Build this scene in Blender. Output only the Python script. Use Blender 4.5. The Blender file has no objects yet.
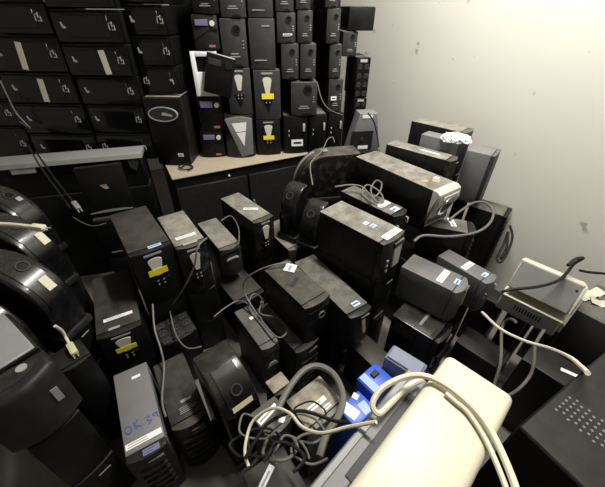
import bpy, bmesh, math, random
from mathutils import Vector, Matrix
random.seed(7)
R = math.radians
C = bpy.context.scene.collection
# ------------------------------------------------------------------ camera
HC, F, TH, RO = 1.45, 320.0, R(36.3), R(0.7)
cam = bpy.data.objects.new('camera', bpy.data.cameras.new('camera'))
cam.data.sensor_fit = 'HORIZONTAL'; cam.data.sensor_width = 36; cam.data.lens = F / 605 * 36
cam.data.clip_start = .02
cam.matrix_world = Matrix.Translation((0, 0, HC)) @ Matrix.Rotation(math.pi/2 - TH, 4, 'X') @ Matrix.Rotation(RO, 4, 'Z')
C.objects.link(cam); bpy.context.scene.camera = cam
# ------------------------------------------------------------------ world, light, exposure
w = bpy.data.worlds.new('world'); bpy.context.scene.world = w; w.use_nodes = True
w.node_tree.nodes['Background'].inputs[0].default_value = (0, 0, 0, 1)
w.node_tree.nodes['Background'].inputs[1].default_value = 0
vs = bpy.context.scene.view_settings
vs.view_transform = 'Standard'; vs.look = 'None'; vs.gamma = 1; vs.exposure = 1.0
# the room's ceiling lamp, above the frame: it lights the tops of the heap and the wall
ld = bpy.data.lights.new('ceiling_lamp_offscreen', 'AREA'); ld.shape = 'RECTANGLE'; ld.size = 1.25; ld.size_y = .16; ld.energy = 44; ld.color = (1, .97, .90)
lo = bpy.data.objects.new('ceiling_lamp_offscreen', ld); C.objects.link(lo); lo.location = (.50, 1.25, 2.80); lo.rotation_euler = (0, 0, R(-52))
# ------------------------------------------------------------------ pixel -> place
def ray(p):
    x, y = p[0]-302.5, 243.5-p[1]
    c, s = math.cos(RO), math.sin(RO); x, y = c*x-s*y, s*x+c*y
    c, s = math.cos(TH), math.sin(TH)
    return Vector((x, F*c+y*s, -F*s+y*c))
def at(p, drop):
    r = ray(p); k = drop/-r.z; return Vector((r.x*k, r.y*k, HC-drop))
def aty(p, y):
    r = ray(p); k = y/r.y; return Vector((r.x*k, y, HC+r.z*k))
def quad(q, drop):
    P = [at(p, drop) for p in q]
    W = ((P[1]-P[0]).length+(P[2]-P[3]).length)/2; L = ((P[2]-P[1]).length+(P[3]-P[0]).length)/2
    u = P[2]-P[1]+P[3]-P[0]
    return sum(P, Vector())/4, math.atan2(u.y, u.x), W, L
# ------------------------------------------------------------------ materials
M = {}
def mat(name, col, rough=.5, metal=0, dust=0, dcol=(.30, .28, .24), noise=.15, scale=14, bump=0, emit=0, coat=0, grime=0, spec=None):
    m = bpy.data.materials.new(name); m.use_nodes = True; n = m.node_tree.nodes; l = m.node_tree.links
    b = n['Principled BSDF']; b.inputs['Roughness'].default_value = rough; b.inputs['Metallic'].default_value = metal
    b.inputs['Coat Weight'].default_value = coat
    b.inputs['Specular IOR Level'].default_value = spec if spec is not None else (.22 if max(col) < .06 else .5)
    tc = n.new('ShaderNodeTexCoord'); nz = n.new('ShaderNodeTexNoise'); nz.inputs['Scale'].default_value = scale; nz.inputs['Detail'].default_value = 6
    nz.inputs['Roughness'].default_value = .65
    l.new(tc.outputs['Object'], nz.inputs['Vector'])
    mx = n.new('ShaderNodeMix'); mx.data_type = 'RGBA'
    mx.inputs['A'].default_value = tuple(c*(1-noise) for c in col)+(1,); mx.inputs['B'].default_value = tuple(min(1, c*(1+noise)) for c in col)+(1,)
    l.new(nz.outputs['Fac'], mx.inputs['Factor']); out = mx.outputs['Result']
    if dust or grime:
        # settled dust belongs to the thing: it lies on the faces that are its own top
        sp = n.new('ShaderNodeSeparateXYZ'); l.new(tc.outputs['Normal'], sp.inputs[0])
        mr = n.new('ShaderNodeMapRange'); mr.inputs[1].default_value = .5; mr.inputs[2].default_value = .95; l.new(sp.outputs['Z'], mr.inputs[0])
        n2 = n.new('ShaderNodeTexNoise'); n2.inputs['Scale'].default_value = 13; n2.inputs['Detail'].default_value = 8; n2.inputs['Roughness'].default_value = .7
        l.new(tc.outputs['Object'], n2.inputs['Vector'])
        m2 = n.new('ShaderNodeMapRange'); m2.inputs[1].default_value = .35; m2.inputs[2].default_value = .62; m2.inputs[3].default_value = .38; m2.inputs[4].default_value = 1
        l.new(n2.outputs['Fac'], m2.inputs[0])
        mu = n.new('ShaderNodeMath'); mu.operation = 'MULTIPLY'; l.new(mr.outputs[0], mu.inputs[0]); l.new(m2.outputs[0], mu.inputs[1])
        mv = n.new('ShaderNodeMath'); mv.operation = 'MULTIPLY_ADD'; l.new(mu.outputs[0], mv.inputs[0]); mv.inputs[1].default_value = dust
        n3 = n.new('ShaderNodeTexNoise'); n3.inputs['Scale'].default_value = 30; n3.inputs['Detail'].default_value = 6
        l.new(tc.outputs['Object'], n3.inputs['Vector'])
        m3 = n.new('ShaderNodeMapRange'); m3.inputs[1].default_value = .5; m3.inputs[2].default_value = .75; m3.inputs[4].default_value = grime
        l.new(n3.outputs['Fac'], m3.inputs[0]); l.new(m3.outputs[0], mv.inputs[2]); mv.use_clamp = True
        md = n.new('ShaderNodeMix'); md.data_type = 'RGBA'; l.new(mv.outputs[0], md.inputs['Factor']); l.new(out, md.inputs['A'])
        md.inputs['B'].default_value = dcol+(1,); out = md.outputs['Result']
        rr = n.new('ShaderNodeMix'); rr.inputs[2].default_value = rough; rr.inputs[3].default_value = .9
        l.new(mv.outputs[0], rr.inputs[0]); l.new(rr.outputs[0], b.inputs['Roughness'])
    l.new(out, b.inputs['Base Color'])
    if bump:
        bp = n.new('ShaderNodeBump'); bp.inputs['Strength'].default_value = bump; bp.inputs['Distance'].default_value = .003
        nb = n.new('ShaderNodeTexNoise'); nb.inputs['Scale'].default_value = 60; l.new(tc.outputs['Object'], nb.inputs['Vector'])
        l.new(nb.outputs['Fac'], bp.inputs['Height']); l.new(bp.outputs[0], b.inputs['Normal'])
    if emit:
        b.inputs['Emission Color'].default_value = col+(1,); b.inputs['Emission Strength'].default_value = emit
    M[name] = m; return m
mat('black', (.005, .005, .0055), .42, dust=.06, grime=.015)
mat('black_d1', (.007, .007, .0075), .45, dust=.18, grime=.025)
mat('black_d2', (.007, .007, .007), .5, dust=.55, grime=.03)
mat('black_d3', (.008, .008, .008), .5, dust=.9, grime=.04)
mat('black_dirty', (.007, .007, .007), .45, dust=.4, grime=.22, dcol=(.2, .18, .14))
mat('gloss', (.004, .004, .0045), .14, coat=.12, spec=.3)
mat('gloss_d', (.005, .005, .006), .22, dust=.10, grime=.03, coat=.15, spec=.35)
mat('gunmetal', (.016, .016, .017), .45, grime=.04)
mat('dgrey', (.034, .034, .035), .5, dust=.4, grime=.04)
mat('igrey', (.10, .102, .105), .5, dust=.2, grime=.03)
mat('black_d4', (.012, .012, .011), .5, dust=1.0, grime=.05, dcol=(.42, .37, .29))
mat('mgrey', (.15, .152, .155), .5, dust=.2)
mat('grey_face', (.24, .245, .24), .5, grime=.1)
mat('pale', (.42, .41, .38), .5, dust=.3, grime=.15)
mat('silver', (.5, .5, .48), .35, metal=.35)
mat('chrome', (.6, .6, .58), .25, metal=.7)
mat('cream', (.62, .575, .45), .42, noise=.03, grime=.03)
mat('beige', (.60, .57, .47), .5, noise=.05, grime=.08)
mat('label', (.82, .83, .84), .6, noise=.03)
mat('label_b', (.45, .62, .78), .5)
mat('blue_ink', (.03, .06, .35), .6)
mat('ink', (.03, .03, .035), .6)
mat('grey_ink', (.30, .30, .31), .6)
mat('red_ink', (.35, .12, .09), .6)
mat('yellow', (.85, .72, .03), .5)
mat('old_yellow', (.55, .52, .30), .6)
mat('tape', (.62, .60, .46), .6, noise=.08)
mat('lcd', (.16, .15, .26), .25)
mat('knob', (.62, .60, .52), .4)
mat('led_g', (.05, .2, .08), .3)
mat('tan', (.38, .32, .235), .8, grime=.25, dcol=(.25, .2, .15))
mat('blue', (.035, .10, .55), .4, noise=.2)
mat('blue_grey', (.17, .19, .27), .45, grime=.1)
mat('blue_lt', (.25, .38, .75), .4)
mat('cable', (.012, .012, .012), .45)
mat('cable_g', (.13, .125, .11), .5)
mat('cable_cream', (.66, .61, .48), .45)
mat('foam', (.85, .85, .86), .8)
mat('copper', (.45, .26, .14), .5)
mat('brick_dust', (.50, .34, .24), .9, noise=.3)
mat('hole', (.002, .002, .002), .9)
mat('wall', (.74, .725, .66), .85, noise=.04, scale=2.2, grime=0)
mat('floor', (.14, .13, .12), .8, noise=.25)
mat('ceiling', (.7, .7, .67), .9)
# wall chips: sparse dark specks
m = M['wall']; n = m.node_tree.nodes; l = m.node_tree.links; b = n['Principled BSDF']
src = b.inputs['Base Color'].links[0].from_socket
tc = n.new('ShaderNodeTexCoord'); v = n.new('ShaderNodeTexNoise'); v.inputs['Scale'].default_value = 11; v.inputs['Detail'].default_value = 5
l.new(tc.outputs['Object'], v.inputs['Vector']); mr = n.new('ShaderNodeMapRange'); mr.inputs[1].default_value = .70; mr.inputs[2].default_value = .74; mr.inputs[4].default_value = .6
l.new(v.outputs['Fac'], mr.inputs[0]); mx = n.new('ShaderNodeMix'); mx.data_type = 'RGBA'; l.new(mr.outputs[0], mx.inputs['Factor']); l.new(src, mx.inputs['A'])
mx.inputs['B'].default_value = (.22, .2, .18, 1); l.new(mx.outputs['Result'], b.inputs['Base Color'])
# ------------------------------------------------------------------ mesh helpers
def rbox(bm, c, s, r=.003, seg=2):
    g = bmesh.ops.create_cube(bm, size=1)['verts']
    bmesh.ops.scale(bm, vec=s, verts=g); bmesh.ops.translate(bm, vec=c, verts=g)
    if r:
        ed = list({e for v in g for e in v.link_edges})
        bmesh.ops.bevel(bm, geom=ed, offset=min(r, min(s)*.45), segments=seg, profile=.5, affect='EDGES')
    return bm
def prism(bm, pts, a, b, axis='Y', r=0, seg=2):
    """extrude the 2d outline pts between a and b along axis"""
    def P(p, t): return {'Y': (p[0], t, p[1]), 'Z': (p[0], p[1], t), 'X': (t, p[0], p[1])}[axis]
    A = [bm.verts.new(P(p, a)) for p in pts]; B = [bm.verts.new(P(p, b)) for p in pts]
    fs = [bm.faces.new(A), bm.faces.new(B[::-1])]
    k = len(pts)
    for i in range(k): fs.append(bm.faces.new((A[i], B[i], B[(i+1) % k], A[(i+1) % k])))
    bmesh.ops.recalc_face_normals(bm, faces=fs)
    if r:
        ed = list(set(fs[0].edges) | set(fs[1].edges))
        bmesh.ops.bevel(bm, geom=ed, offset=r, segments=seg, profile=.5, affect='EDGES')
    return bm
def ell(cx, cz, rx, rz, k=20, a0=0, a1=2*math.pi):
    return [(cx+rx*math.cos(a0+(a1-a0)*i/k), cz+rz*math.sin(a0+(a1-a0)*i/k)) for i in range(k)]
def ring(bm, cx, cz, rx, rz, wd, y0, y1, k=24):
    o = [(cx+(rx)*math.cos(6.28318*i/k), cz+(rz)*math.sin(6.28318*i/k)) for i in range(k)]
    n_ = [(cx+(rx-wd)*math.cos(6.28318*i/k), cz+(rz-wd)*math.sin(6.28318*i/k)) for i in range(k)]
    vo = [[bm.verts.new((p[0], y, p[1])) for p in q] for q, y in ((o, y1), (o, y0), (n_, y0), (n_, y1))]
    fs = []
    for a, c in ((0, 1), (1, 2), (2, 3), (3, 0)):
        for i in range(k):
            j = (i+1) % k; fs.append(bm.faces.new((vo[a][i], vo[a][j], vo[c][j], vo[c][i])))
    bmesh.ops.recalc_face_normals(bm, faces=fs); return bm
def B_(): return bmesh.new()
def obj(name, bm, m, parent=None, smooth=True):
    me = bpy.data.meshes.new(name); bm.to_mesh(me); bm.free()
    me.materials.append(M[m])
    if smooth:
        me.polygons.foreach_set('use_smooth', [True]*len(me.polygons))
        try: me.set_sharp_from_angle(angle=R(38))
        except Exception: pass
    o = bpy.data.objects.new(name, me); C.objects.link(o)
    if parent: o.parent = parent
    return o
def box(name, c, s, m, parent=None, r=.002, seg=1): return obj(name, rbox(B_(), c, s, r, seg), m, parent)
def tag(o, label, cat, group=None, kind=None):
    o['label'] = label; o['category'] = cat
    if group: o['group'] = group
    if kind: o['kind'] = kind
    return o
def thing(name, label, cat, loc=(0, 0, 0), rotz=0, group=None, rot=None):
    o = bpy.data.objects.new(name, None); o.empty_display_size = .05; C.objects.link(o)
    o.location = loc; o.rotation_euler = rot if rot else (0, 0, rotz)
    return tag(o, label, cat, group)
def tube_bm(pts, rad, k=8, sub=7, closed=False):
    P = [Vector(p) for p in pts]; S = []
    nP = len(P)
    for i in range(nP-1):
        p0, p1, p2, p3 = P[max(i-1, 0)], P[i], P[i+1], P[min(i+2, nP-1)]
        for j in range(sub):
            t = j/sub
            S.append(.5*((2*p1)+(p2-p0)*t+(2*p0-5*p1+4*p2-p3)*t*t+(3*p1-p0-3*p2+p3)*t**3))
    S.append(P[-1])
    bm = B_(); prev = None; up = Vector((0, 0, 1)); rings = []
    for i, s in enumerate(S):
        d = (S[min(i+1, len(S)-1)]-S[max(i-1, 0)])
        d = d.normalized() if d.length > 1e-9 else Vector((1, 0, 0))
        a = d.cross(up if prev is None else prev)
        if a.length < 1e-3: a = d.cross(Vector((1, .3, 0)))
        a.normalize(); bb = a.cross(d).normalized(); prev = bb
        rings.append([bm.verts.new(s+a*rad*math.cos(2*math.pi*q/k)+bb*rad*math.sin(2*math.pi*q/k)) for q in range(k)])
    for u, v_ in zip(rings, rings[1:]):
        for q in range(k): bm.faces.new((u[q], u[(q+1) % k], v_[(q+1) % k], v_[q]))
    bm.faces.new(rings[0][::-1]); bm.faces.new(rings[-1])
    bmesh.ops.recalc_face_normals(bm, faces=bm.faces[:]); return bm
def struct(o): o['kind'] = 'structure'; return o
# ------------------------------------------------------------------ the room
NW = Vector((math.cos(R(28)), math.sin(R(28)), 0)); TW = Vector((NW.y, -NW.x, 0)); CW = 1.70   # right wall: normal, run, distance
def slab(name, centre, size, rotz, m):
    o = box(name, (0, 0, 0), size, m, r=0); o.location = centre; o.rotation_euler = (0, 0, rotz); return struct(o)
rz = R(28)
CEN = NW*(CW-2.2)-TW*.5
slab('floor', (CEN.x, CEN.y, -.05), (5.2, 7.4, .1), rz, 'floor')
slab('ceiling', (CEN.x, CEN.y, 2.90), (5.2, 7.4, .1), rz, 'ceiling')
p = NW*(CW+.05)-TW*.5; slab('wall_right', (p.x, p.y, 1.425), (.1, 6.6, 2.85), rz, 'wall')
p = NW*(CW-4.45)-TW*.5; slab('wall_left', (p.x, p.y, 1.425), (.1, 6.6, 2.85), rz, 'wall')
p = NW*(CW-2.2)-TW*3.75; slab('wall_back', (p.x, p.y, 1.425), (4.4, .1, 2.85), rz, 'wall')
p = NW*(CW-2.2)+TW*2.75; slab('wall_front', (p.x, p.y, 1.425), (4.4, .1, 2.85), rz, 'wall')
# ------------------------------------------------------------------ battery backup builder
def sticker(parent, x, y, z, sx, sy, m='label', rot=0, lines=2, ink='grey_ink', name='label_sticker'):
    """flat sticker on a top face, printed lines as sub-parts"""
    o = box(name, (0, 0, 0), (sx, sy, .0012), m, parent, r=0); o.location = (x, y, z+.0008); o.rotation_euler = (0, 0, rot)
    if lines:
        bm = B_()
        for k in range(lines):
            yy = sy*((k+.7)/(lines+.4)-.5); ln = sx*random.uniform(.5, .85)
            rbox(bm, (-sx*.45+ln/2+random.uniform(0, .1)*sx*.3, yy, .0008), (ln, sy*.28/lines, .0006), 0)
        obj('print', bm, ink, o, False)
    return o
def fsticker(parent, x, y, z, sx, sz, m='label', lines=0, ink='grey_ink', name='label_sticker'):
    o = box(name, (0, 0, 0), (sx, .0016, sz), m, parent, r=0); o.location = (x, y, z)
    if lines:
        bm = B_()
        for k in range(lines):
            rbox(bm, (random.uniform(-.05, .05)*sx, -.001, sz*((k+.7)/(lines+.4)-.5)), (sx*random.uniform(.55, .85), .0008, sz*.3/lines), 0)
        obj('print', bm, ink, o, False)
    return o
def outlet_mesh(s):
    bm = B_(); prism(bm, [(-.5*s, -.5*s), (.5*s, -.5*s), (.5*s, .25*s), (.3*s, .5*s), (-.3*s, .5*s), (-.5*s, .25*s)], -.003, .001)
    return bm
def outlet(parent, x, y, z, s=.028, rot=(0, 0, 0)):
    o = obj('outlet', outlet_mesh(s), 'dgrey', parent, False); o.location = (x, y, z); o.rotation_euler = rot
    bm = B_()
    for dx, dz in ((-.22, -.1), (.22, -.1), (0, .18)): rbox(bm, (dx*s, -.0035, dz*s), (s*.12, .002, s*.25), 0)
    obj('slot', bm, 'hole', o, False)
    return o
BOX = []
SUP = []
def reg(lab, c, r, W, L, z0, z1, sup=True):
    BOX.append((lab, c.x, c.y, r, W, L, z0, z1))
    if sup: SUP.append((Vector((c.x, c.y, 0)), r-math.pi/2, W, L, z0, lab))
def ups(label, W, L, H, style='plain', loc=(0, 0, 0), rotz=0, body='black_d2', bez='gunmetal', top=(), group=None, rot=None, bulge=.012, yel=False, name='battery_backup', fl=None):
    t = thing(name, label, 'battery backup', loc, rotz, group, rot); BOX.append((label, loc[0], loc[1], rotz, W, L, loc[2], loc[2]+H))
    bz = .035 if L > .2 else .02; y0 = -L/2+bz
    box('body', (0, (L/2+y0)/2, H/2), (W, L/2-y0, H), body, t, .005, 2)
    fy = -L/2
    def by(x): return fy-0+bulge*(2*x/W)**2                     # front surface at x
    def plan(k=8):
        pts = [(W/2, y0-.001), (-W/2, y0-.001)]
        return pts+[(-W/2+W*i/k, by(-W/2+W*i/k)) for i in range(k+1)]
    if style == 'outlets':
        box('rear_panel', (0, (fy+y0)/2, H/2), (W*.98, bz, H*.98), 'black', t, .003)
        n_ = max(2, int(H/.05))
        for c in (-.24, .24):
            for k in range(n_): outlet(t, c*W, fy-.0015, H*(.12+.66*k/(n_-1)), min(.036, W*.3))
        fsticker(t, 0, fy-.001, H*.92, W*.5, H*.07, 'pale')
        return t
    if style == 'knob':      # pale front leaning back at its foot, with a dial
        bm = B_(); prism(bm, [(y0, 0), (fy+.05, 0), (fy-.01, H*.72), (fy-.004, H*.94), (fy+.015, H), (y0, H)], -W/2, W/2, 'X', .005)
        be = obj('bezel', bm, 'pale', t)
        fyd = fy+.012
        d = obj('dial', ring(B_(), 0, 0, W*.30, W*.30, W*.07, -.008, .01), 'chrome', t); d.location = (0, fyd-.006, H*.55); d.rotation_euler = (R(14), 0, 0)
        bm = B_(); prism(bm, ell(0, 0, W*.2, W*.2), -.006, .008); d2 = obj('power_button', bm, 'gunmetal', t); d2.location = (0, fyd-.004, H*.55); d2.rotation_euler = (R(14), 0, 0)
        fsticker(t, 0, fy-.011, H*.84, W*.7, H*.08, 'label', 1)
    else:
        bm = B_(); prism(bm, plan(), 0.0015, H-.0015, 'Z', .004); be = obj('bezel', bm, bez, t)
    e = fy-.0025
    if style == 'wedge':
        pts = ell(0, H*.82, W*.17, H*.05, 10, 0, math.pi)+[(-W*.17, H*.82), (-W*.07, H*.54), (W*.07, H*.54)]
        bm = B_(); prism(bm, pts, e-.001, e+.012); obj('status_panel', bm, 'knob', t)
        bm = B_(); prism(bm, [(-W*.22, H*.46), (W*.22, H*.46), (0, H*.16)], e+.0005, e+.012); obj('lower_inlay', bm, 'black', t)
        for dx, dz in ((-.07, .44), (.07, .44), (-.07, .37), (.07, .37)):
            bm = B_(); prism(bm, ell(dx*W, dz*H, .004, .004, 8), e-.0012, e+.004); obj('indicator', bm, 'grey_ink', t)
        fsticker(t, 0, e+.0008, H*.94, W*.42, H*.035, 'grey_ink', name='brand_plate')
        if yel: fsticker(t, 0, e-.0022, H*yel, W*.46, H*.11, 'yellow')
    elif style == 'disc':
        cz = H*.78; rr_ = W*.17
        obj('button_ring', ring(B_(), W*.12, cz, rr_, rr_, rr_*.3, e-.001, e+.008), 'gunmetal', t)
        bm = B_(); prism(bm, ell(W*.12, cz, rr_*.72, rr_*.72), e+.002, e+.01); obj('power_button', bm, 'black', t)
        for k, (dz, ww) in enumerate(((.3, .3), (.24, .42))): fsticker(t, -.02*W, e+.0006, H*dz, W*ww, H*.022, 'grey_ink', name='brand_plate')
        for k in range(3):
            bm = B_(); prism(bm, ell(W*.36, H*(.42+.07*k), .0035, .0035, 8), e+.004, e+.012); obj('indicator', bm, 'grey_ink', t)
        bm = B_(); prism(bm, ell(W*.1, 0.002, W*.2, H*.07, 10, 0, math.pi)+[(W*.1-W*.2, .002)], e-.0005, e+.012); obj('notch', bm, 'hole', t)
    elif style == 'lcd':
        box('display', (-.12*W, e+.002, H*.78), (W*.5, .01, H*.17), 'lcd', t, .001)
        bm = B_(); prism(bm, ell(W*.3, H*.76, W*.1, W*.1), e-.004, e+.012); obj('power_button', bm, 'knob', t)
        bm = B_(); prism(bm, [(-W*.48, H*.32), (-W*.48, H*.29), (W*.2, H*.56), (W*.48, H*.58), (W*.48, H*.61), (W*.18, H*.59)], e+.0015, e+.02); obj('groove', bm, 'hole', t)
        fsticker(t, W*.2, e+.001, H*.12, W*.25, H*.07, 'red_ink', name='badge')
    elif style == 'shield':
        k = 10; arc = [(-W*.46+W*.92*i/k, H*(.93+.06*math.sin(math.pi*i/k))) for i in range(k+1)]
        bm = B_(); prism(bm, arc+[(W*.42, H*.1), (W*.0, H*.02)], e-.002, e+.016, r=.002); obj('front_shield', bm, 'mgrey', t)
        bm = B_(); prism(bm, [(-W*.24, H*.84), (W*.26, H*.86), (W*.22, H*.66), (-W*.12, H*.64)], e-.004, e+.01); obj('status_panel', bm, 'label', t)
        bm = B_(); prism(bm, [(-W*.11, H*.62), (W*.21, H*.64), (W*.12, H*.3)], e-.004, e+.01); obj('status_panel', bm, 'label', t)
    elif style == 'oval':
        obj('emblem_ring', ring(B_(), 0, H*.78, W*.42, H*.105, .006, e-.003, e+.012), 'silver', t)
        bm = B_(); prism(bm, ell(0, H*.78, W*.395, H*.09, 24), e-.001, e+.012); obj('emblem', bm, 'dgrey', t)
        bm = B_(); prism(bm, [(-W*.05, H*.77), (W*.24, H*.75), (W*.27, H*.77), (W*.0, H*.81)], e-.003, e+.002); obj('emblem_script', bm, 'silver', t)
        fsticker(t, W*.25, e+.002, H*.17, W*.16, H*.05, 'label', 1, 'ink')
    elif style == 'light':   # tall pale window with a display on a dark front
        box('status_panel', (W*.12, e+.003, H*.56), (W*.34, .012, H*.52), 'pale', t, .003)
        box('display', (W*.12, e+.001, H*.86), (W*.44, .01, H*.1), 'dgrey', t, .001)
        for k in range(3): box('indicator', (-W*.26, e+.006, H*(.3+.12*k)), (W*.08, .012, H*.05), 'grey_ink', t, .001)
    elif style == 'bar':     # single slanting pale bar
        o = box('status_panel', (0, 0, 0), (W*.16, .01, H*.5), 'old_yellow', t, .002); o.location = (W*.12, e+.004, H*.58); o.rotation_euler = (0, R(-10), 0)
        box('display', (W*.1, e+.003, H*.9), (W*.4, .01, H*.05), 'dgrey', t, .001)
    elif style == 'crescent':
        pts = [(W*.3*math.cos(a), H*.6+H*.1*math.sin(a)) for a in [i*math.pi/8 for i in range(9)]]+[(W*.3*math.cos(a), H*.6+H*.03*math.sin(a)) for a in [math.pi-i*math.pi/8 for i in range(1, 8)]]
        bm = B_(); prism(bm, pts, e-.001, e+.012); obj('handle_recess', bm, 'pale', t)
        bm = B_(); rbox(bm, (0, e+.006, H*.88), (W*.96, .012, .004), 0); obj('groove', bm, 'hole', t)
    elif style == 'button':
        obj('button_ring', ring(B_(), W*.1, H*.66, W*.13, W*.13, W*.03, e-.002, e+.008), 'grey_face', t)
        bm = B_(); prism(bm, ell(W*.1, H*.66, W*.1, W*.1), e, e+.008); obj('power_button', bm, 'black', t)
        bm = B_(); rbox(bm, (0, e+.006, H*.84), (W*.8, .012, .005), 0); obj('groove', bm, 'hole', t)
    elif style == 'leds':
        for dx, dz in ((-.3, .62), (-.3, .5), (.32, .78)): box('indicator', (dx*W, e+.006, dz*H), (.007, .012, .012), 'grey_ink', t, .001)
        box('switch', (W*.34, e+.004, H*.7), (W*.1, .014, H*.2), 'pale', t, .002)
    elif style == 'slats':
        for k in range(5): box('vent_slat', (0, e+.006, H*(.25+.12*k)), (W*.7, .016, H*.045), 'gunmetal', t, .001)
        box('display', (W*.15, e+.004, H*.86), (W*.4, .01, H*.09), 'dgrey', t, .001)
    elif style == 'screen':
        fsticker(t, W*.15, e+.001, H*.86, W*.3, H*.02, 'grey_ink', name='brand_plate')
        fsticker(t, -W*.1, e+.001, H*.2, W*.5, H*.02, 'grey_ink', name='brand_plate')
    if fl: fsticker(t, fl[0]*W, e-.0005, fl[1]*H, fl[2]*W, fl[3]*H, fl[4] if len(fl) > 4 else 'label', 1, 'ink')
    for s in top:            # (x -.5..., y 0 back 1 front, sx, sy metres, material, rotation, lines)
        sticker(t, s[0]*W, L/2-s[1]*L, H, s[2], s[3], s[4] if len(s) > 4 else 'label', R(s[5]) if len(s) > 5 else 0, s[6] if len(s) > 6 else 2, s[7] if len(s) > 7 else 'grey_ink')
    return t
def heap(label, q, drop, H, style, W=None, L=None, sup=True, dirn=None, dz=0, **k):
    """unit whose top face is the pixel quad q (back left, back right, front right, front left) at drop metres below the lens"""
    c, a, w_, l_ = quad(q, drop); W = W or w_
    if dirn is not None: a = R(dirn)
    if L:                                             # keep the front edge where it is
        u = Vector((math.cos(a), math.sin(a), 0)); c = c+u*(l_/2-L/2)
    L = L or l_
    zb = HC-drop-H
    t = ups(label, W, L, H, style, (c.x, c.y, zb), a+math.pi/2, **k)
    if sup: SUP.append((c, a, W, L, zb, label))
    return t
def unit(label, px, drop, dirn, W, L, H, style, sup=True, **k):
    c = at(px, drop); zb = HC-drop-H
    t = ups(label, W, L, H, style, (c.x, c.y, zb), R(dirn)+math.pi/2, **k)
    if sup: SUP.append((c, R(dirn), W, L, zb, label))
    return t
# ------------------------------------------------------------------ glossy black boxes stacked against the back wall
def glossy(label, x0, x1, z0, z1, y, tape=None, rz_=0, group=None, flip=False, L=.36):
    W, H = x1-x0-.006, z1-z0
    t = thing('desktop_case', label, 'computer case', ((x0+x1)/2, y+L/2, z0), R(rz_), group)
    box('body', (0, .02, H/2-.001), (W, L-.04, H-.004), 'black', t, .006, 2)
    # front panel with a rounded upper lip
    pr = [(-L/2+.022, .004), (-L/2+.002, .008), (-L/2, H*.5), (-L/2+.004, H-.016), (-L/2+.012, H-.006), (-L/2+.022, H-.003)]
    bm = B_(); prism(bm, pr, -W/2, W/2, 'X', .003); obj('front_panel', bm, 'gloss', t)
    s = -1 if flip else 1
    box('lip', (0, -L/2+.014, H-.005), (W*.97, .022, .0085), 'gloss', t, .004, 4)
    bm = B_(); prism(bm, [(-.008, .016), (-.002, .016), (.0, .002), (.012, -.002), (.012, -.010), (-.004, -.010)], -.003, .003)
    o = obj('logo', bm, 'grey_ink', t); o.location = (-s*W*.36, -L/2-.001, H*.52)
    if flip: o.rotation_euler = (0, R(180), 0)
    bm = B_()
    for dx, dz in ((-.014, 0), (.002, .012), (.012, -.002)): rbox(bm, (dx, 0, dz), (.004, .005, .022), 0)
    rbox(bm, (-.006, 0, .016), (.014, .005, .004), 0); rbox(bm, (.004, 0, -.01), (.014, .005, .004), 0)
    o = obj('port_cluster', bm, 'grey_ink', t); o.location = (s*W*.38, -L/2-.0005, H*.5)
    bm = B_(); rbox(bm, (0, -L/2+.001, H*.5), (W*.66, .004, H*.62), .0015, 1); obj('drive_cover', bm, 'gloss', t)
    if tape:
        o = box('tape', (0, 0, 0), (.03, .0014, H*.74), 'tape', t, r=0); o.location = (tape[0]*W, -L/2-.0035, H*.46); o.rotation_euler = (0, R(tape[1]), 0)
    return t
YL = 1.88
xg = [aty((75, 85), YL).x-.385, aty((75, 85), YL).x, aty((137, 85), YL).x, aty((183, 80), YL+.02).x]
xg.insert(0, xg[0]-.40)
zr = lambda px, ys, y: [aty((px(v) if callable(px) else px, v), y).z for v in ys]
gname = 'glossy black cases in the stacks by the back wall'
base_left = aty((60, 160), YL).z
cols = [  # column, pixel row boundaries from the bottom up, tapes
    (0, [160, 127, 100, 66], {}),
    (1, [160, 134, 104, 73, 35, 0, -34], {2: (.05, 6), 3: (-.06, 8)}),
    (2, [160, 134, 106, 77, 44, 9, -24], {3: (.12, -4)}),
]
words = {(1, 2): 'glossy black case with a paper tape strip, below another taped case', (1, 3): 'glossy black case with a wide paper tape strip, above another taped case',
         (2, 3): 'glossy black case with a slanting paper tape strip, in the next stack'}
nth = ['lowest', 'second up', 'third up', 'fourth up', 'fifth up', 'topmost']
def sharedg(ci, k): return 'glossy black flat case, %s, in the stack %s' % (nth[k], ['beside the stack with two taped cases', 'with two taped cases', 'with one slanting tape'][ci])
for ci, ys, tp in cols:
    pxm = [10, 35, 105][ci]
    zs = [aty((pxm+.3*(v-85), v), YL).z for v in ys]
    for k in range(len(zs)-1):
        jit = random.uniform(-.008, .008)
        glossy(words.get((ci, k), sharedg(ci, k)), xg[ci]+.002, xg[ci+1]-.004, zs[k]+.0005, zs[k+1], YL+jit, tp.get(k), random.uniform(-.3, .3), gname, flip=(ci == 2 and k in (0,)))
    # below the pile line each stack stands on a cabinet
    t = thing('storage_cabinet', 'low black cabinet carrying the glossy stack %s' % ['at the far corner side', 'with two taped cases', 'with one slanting tape'][ci], 'cabinet', ((xg[ci]+xg[ci+1])/2, YL+.19, 0), 0, 'low cabinets under the stacks')
    hw = xg[ci+1]-xg[ci]-(.012 if ci < 2 else .26)
    if ci == 2: t.location.x -= .124
    box('body', (0, .01, zs[0]/2), (hw, .36, zs[0]-.001), 'black', t, .003)
    for s in (-1, 1):
        d = box('door', (s*hw/4, -.178, zs[0]/2), (hw/2-.006, .016, zs[0]-.03), 'black', t, .002)
        box('handle', (s*hw/4-s*hw*.18, -.19, zs[0]*.6), (.012, .012, .09), 'gunmetal', d, .002)
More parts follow.
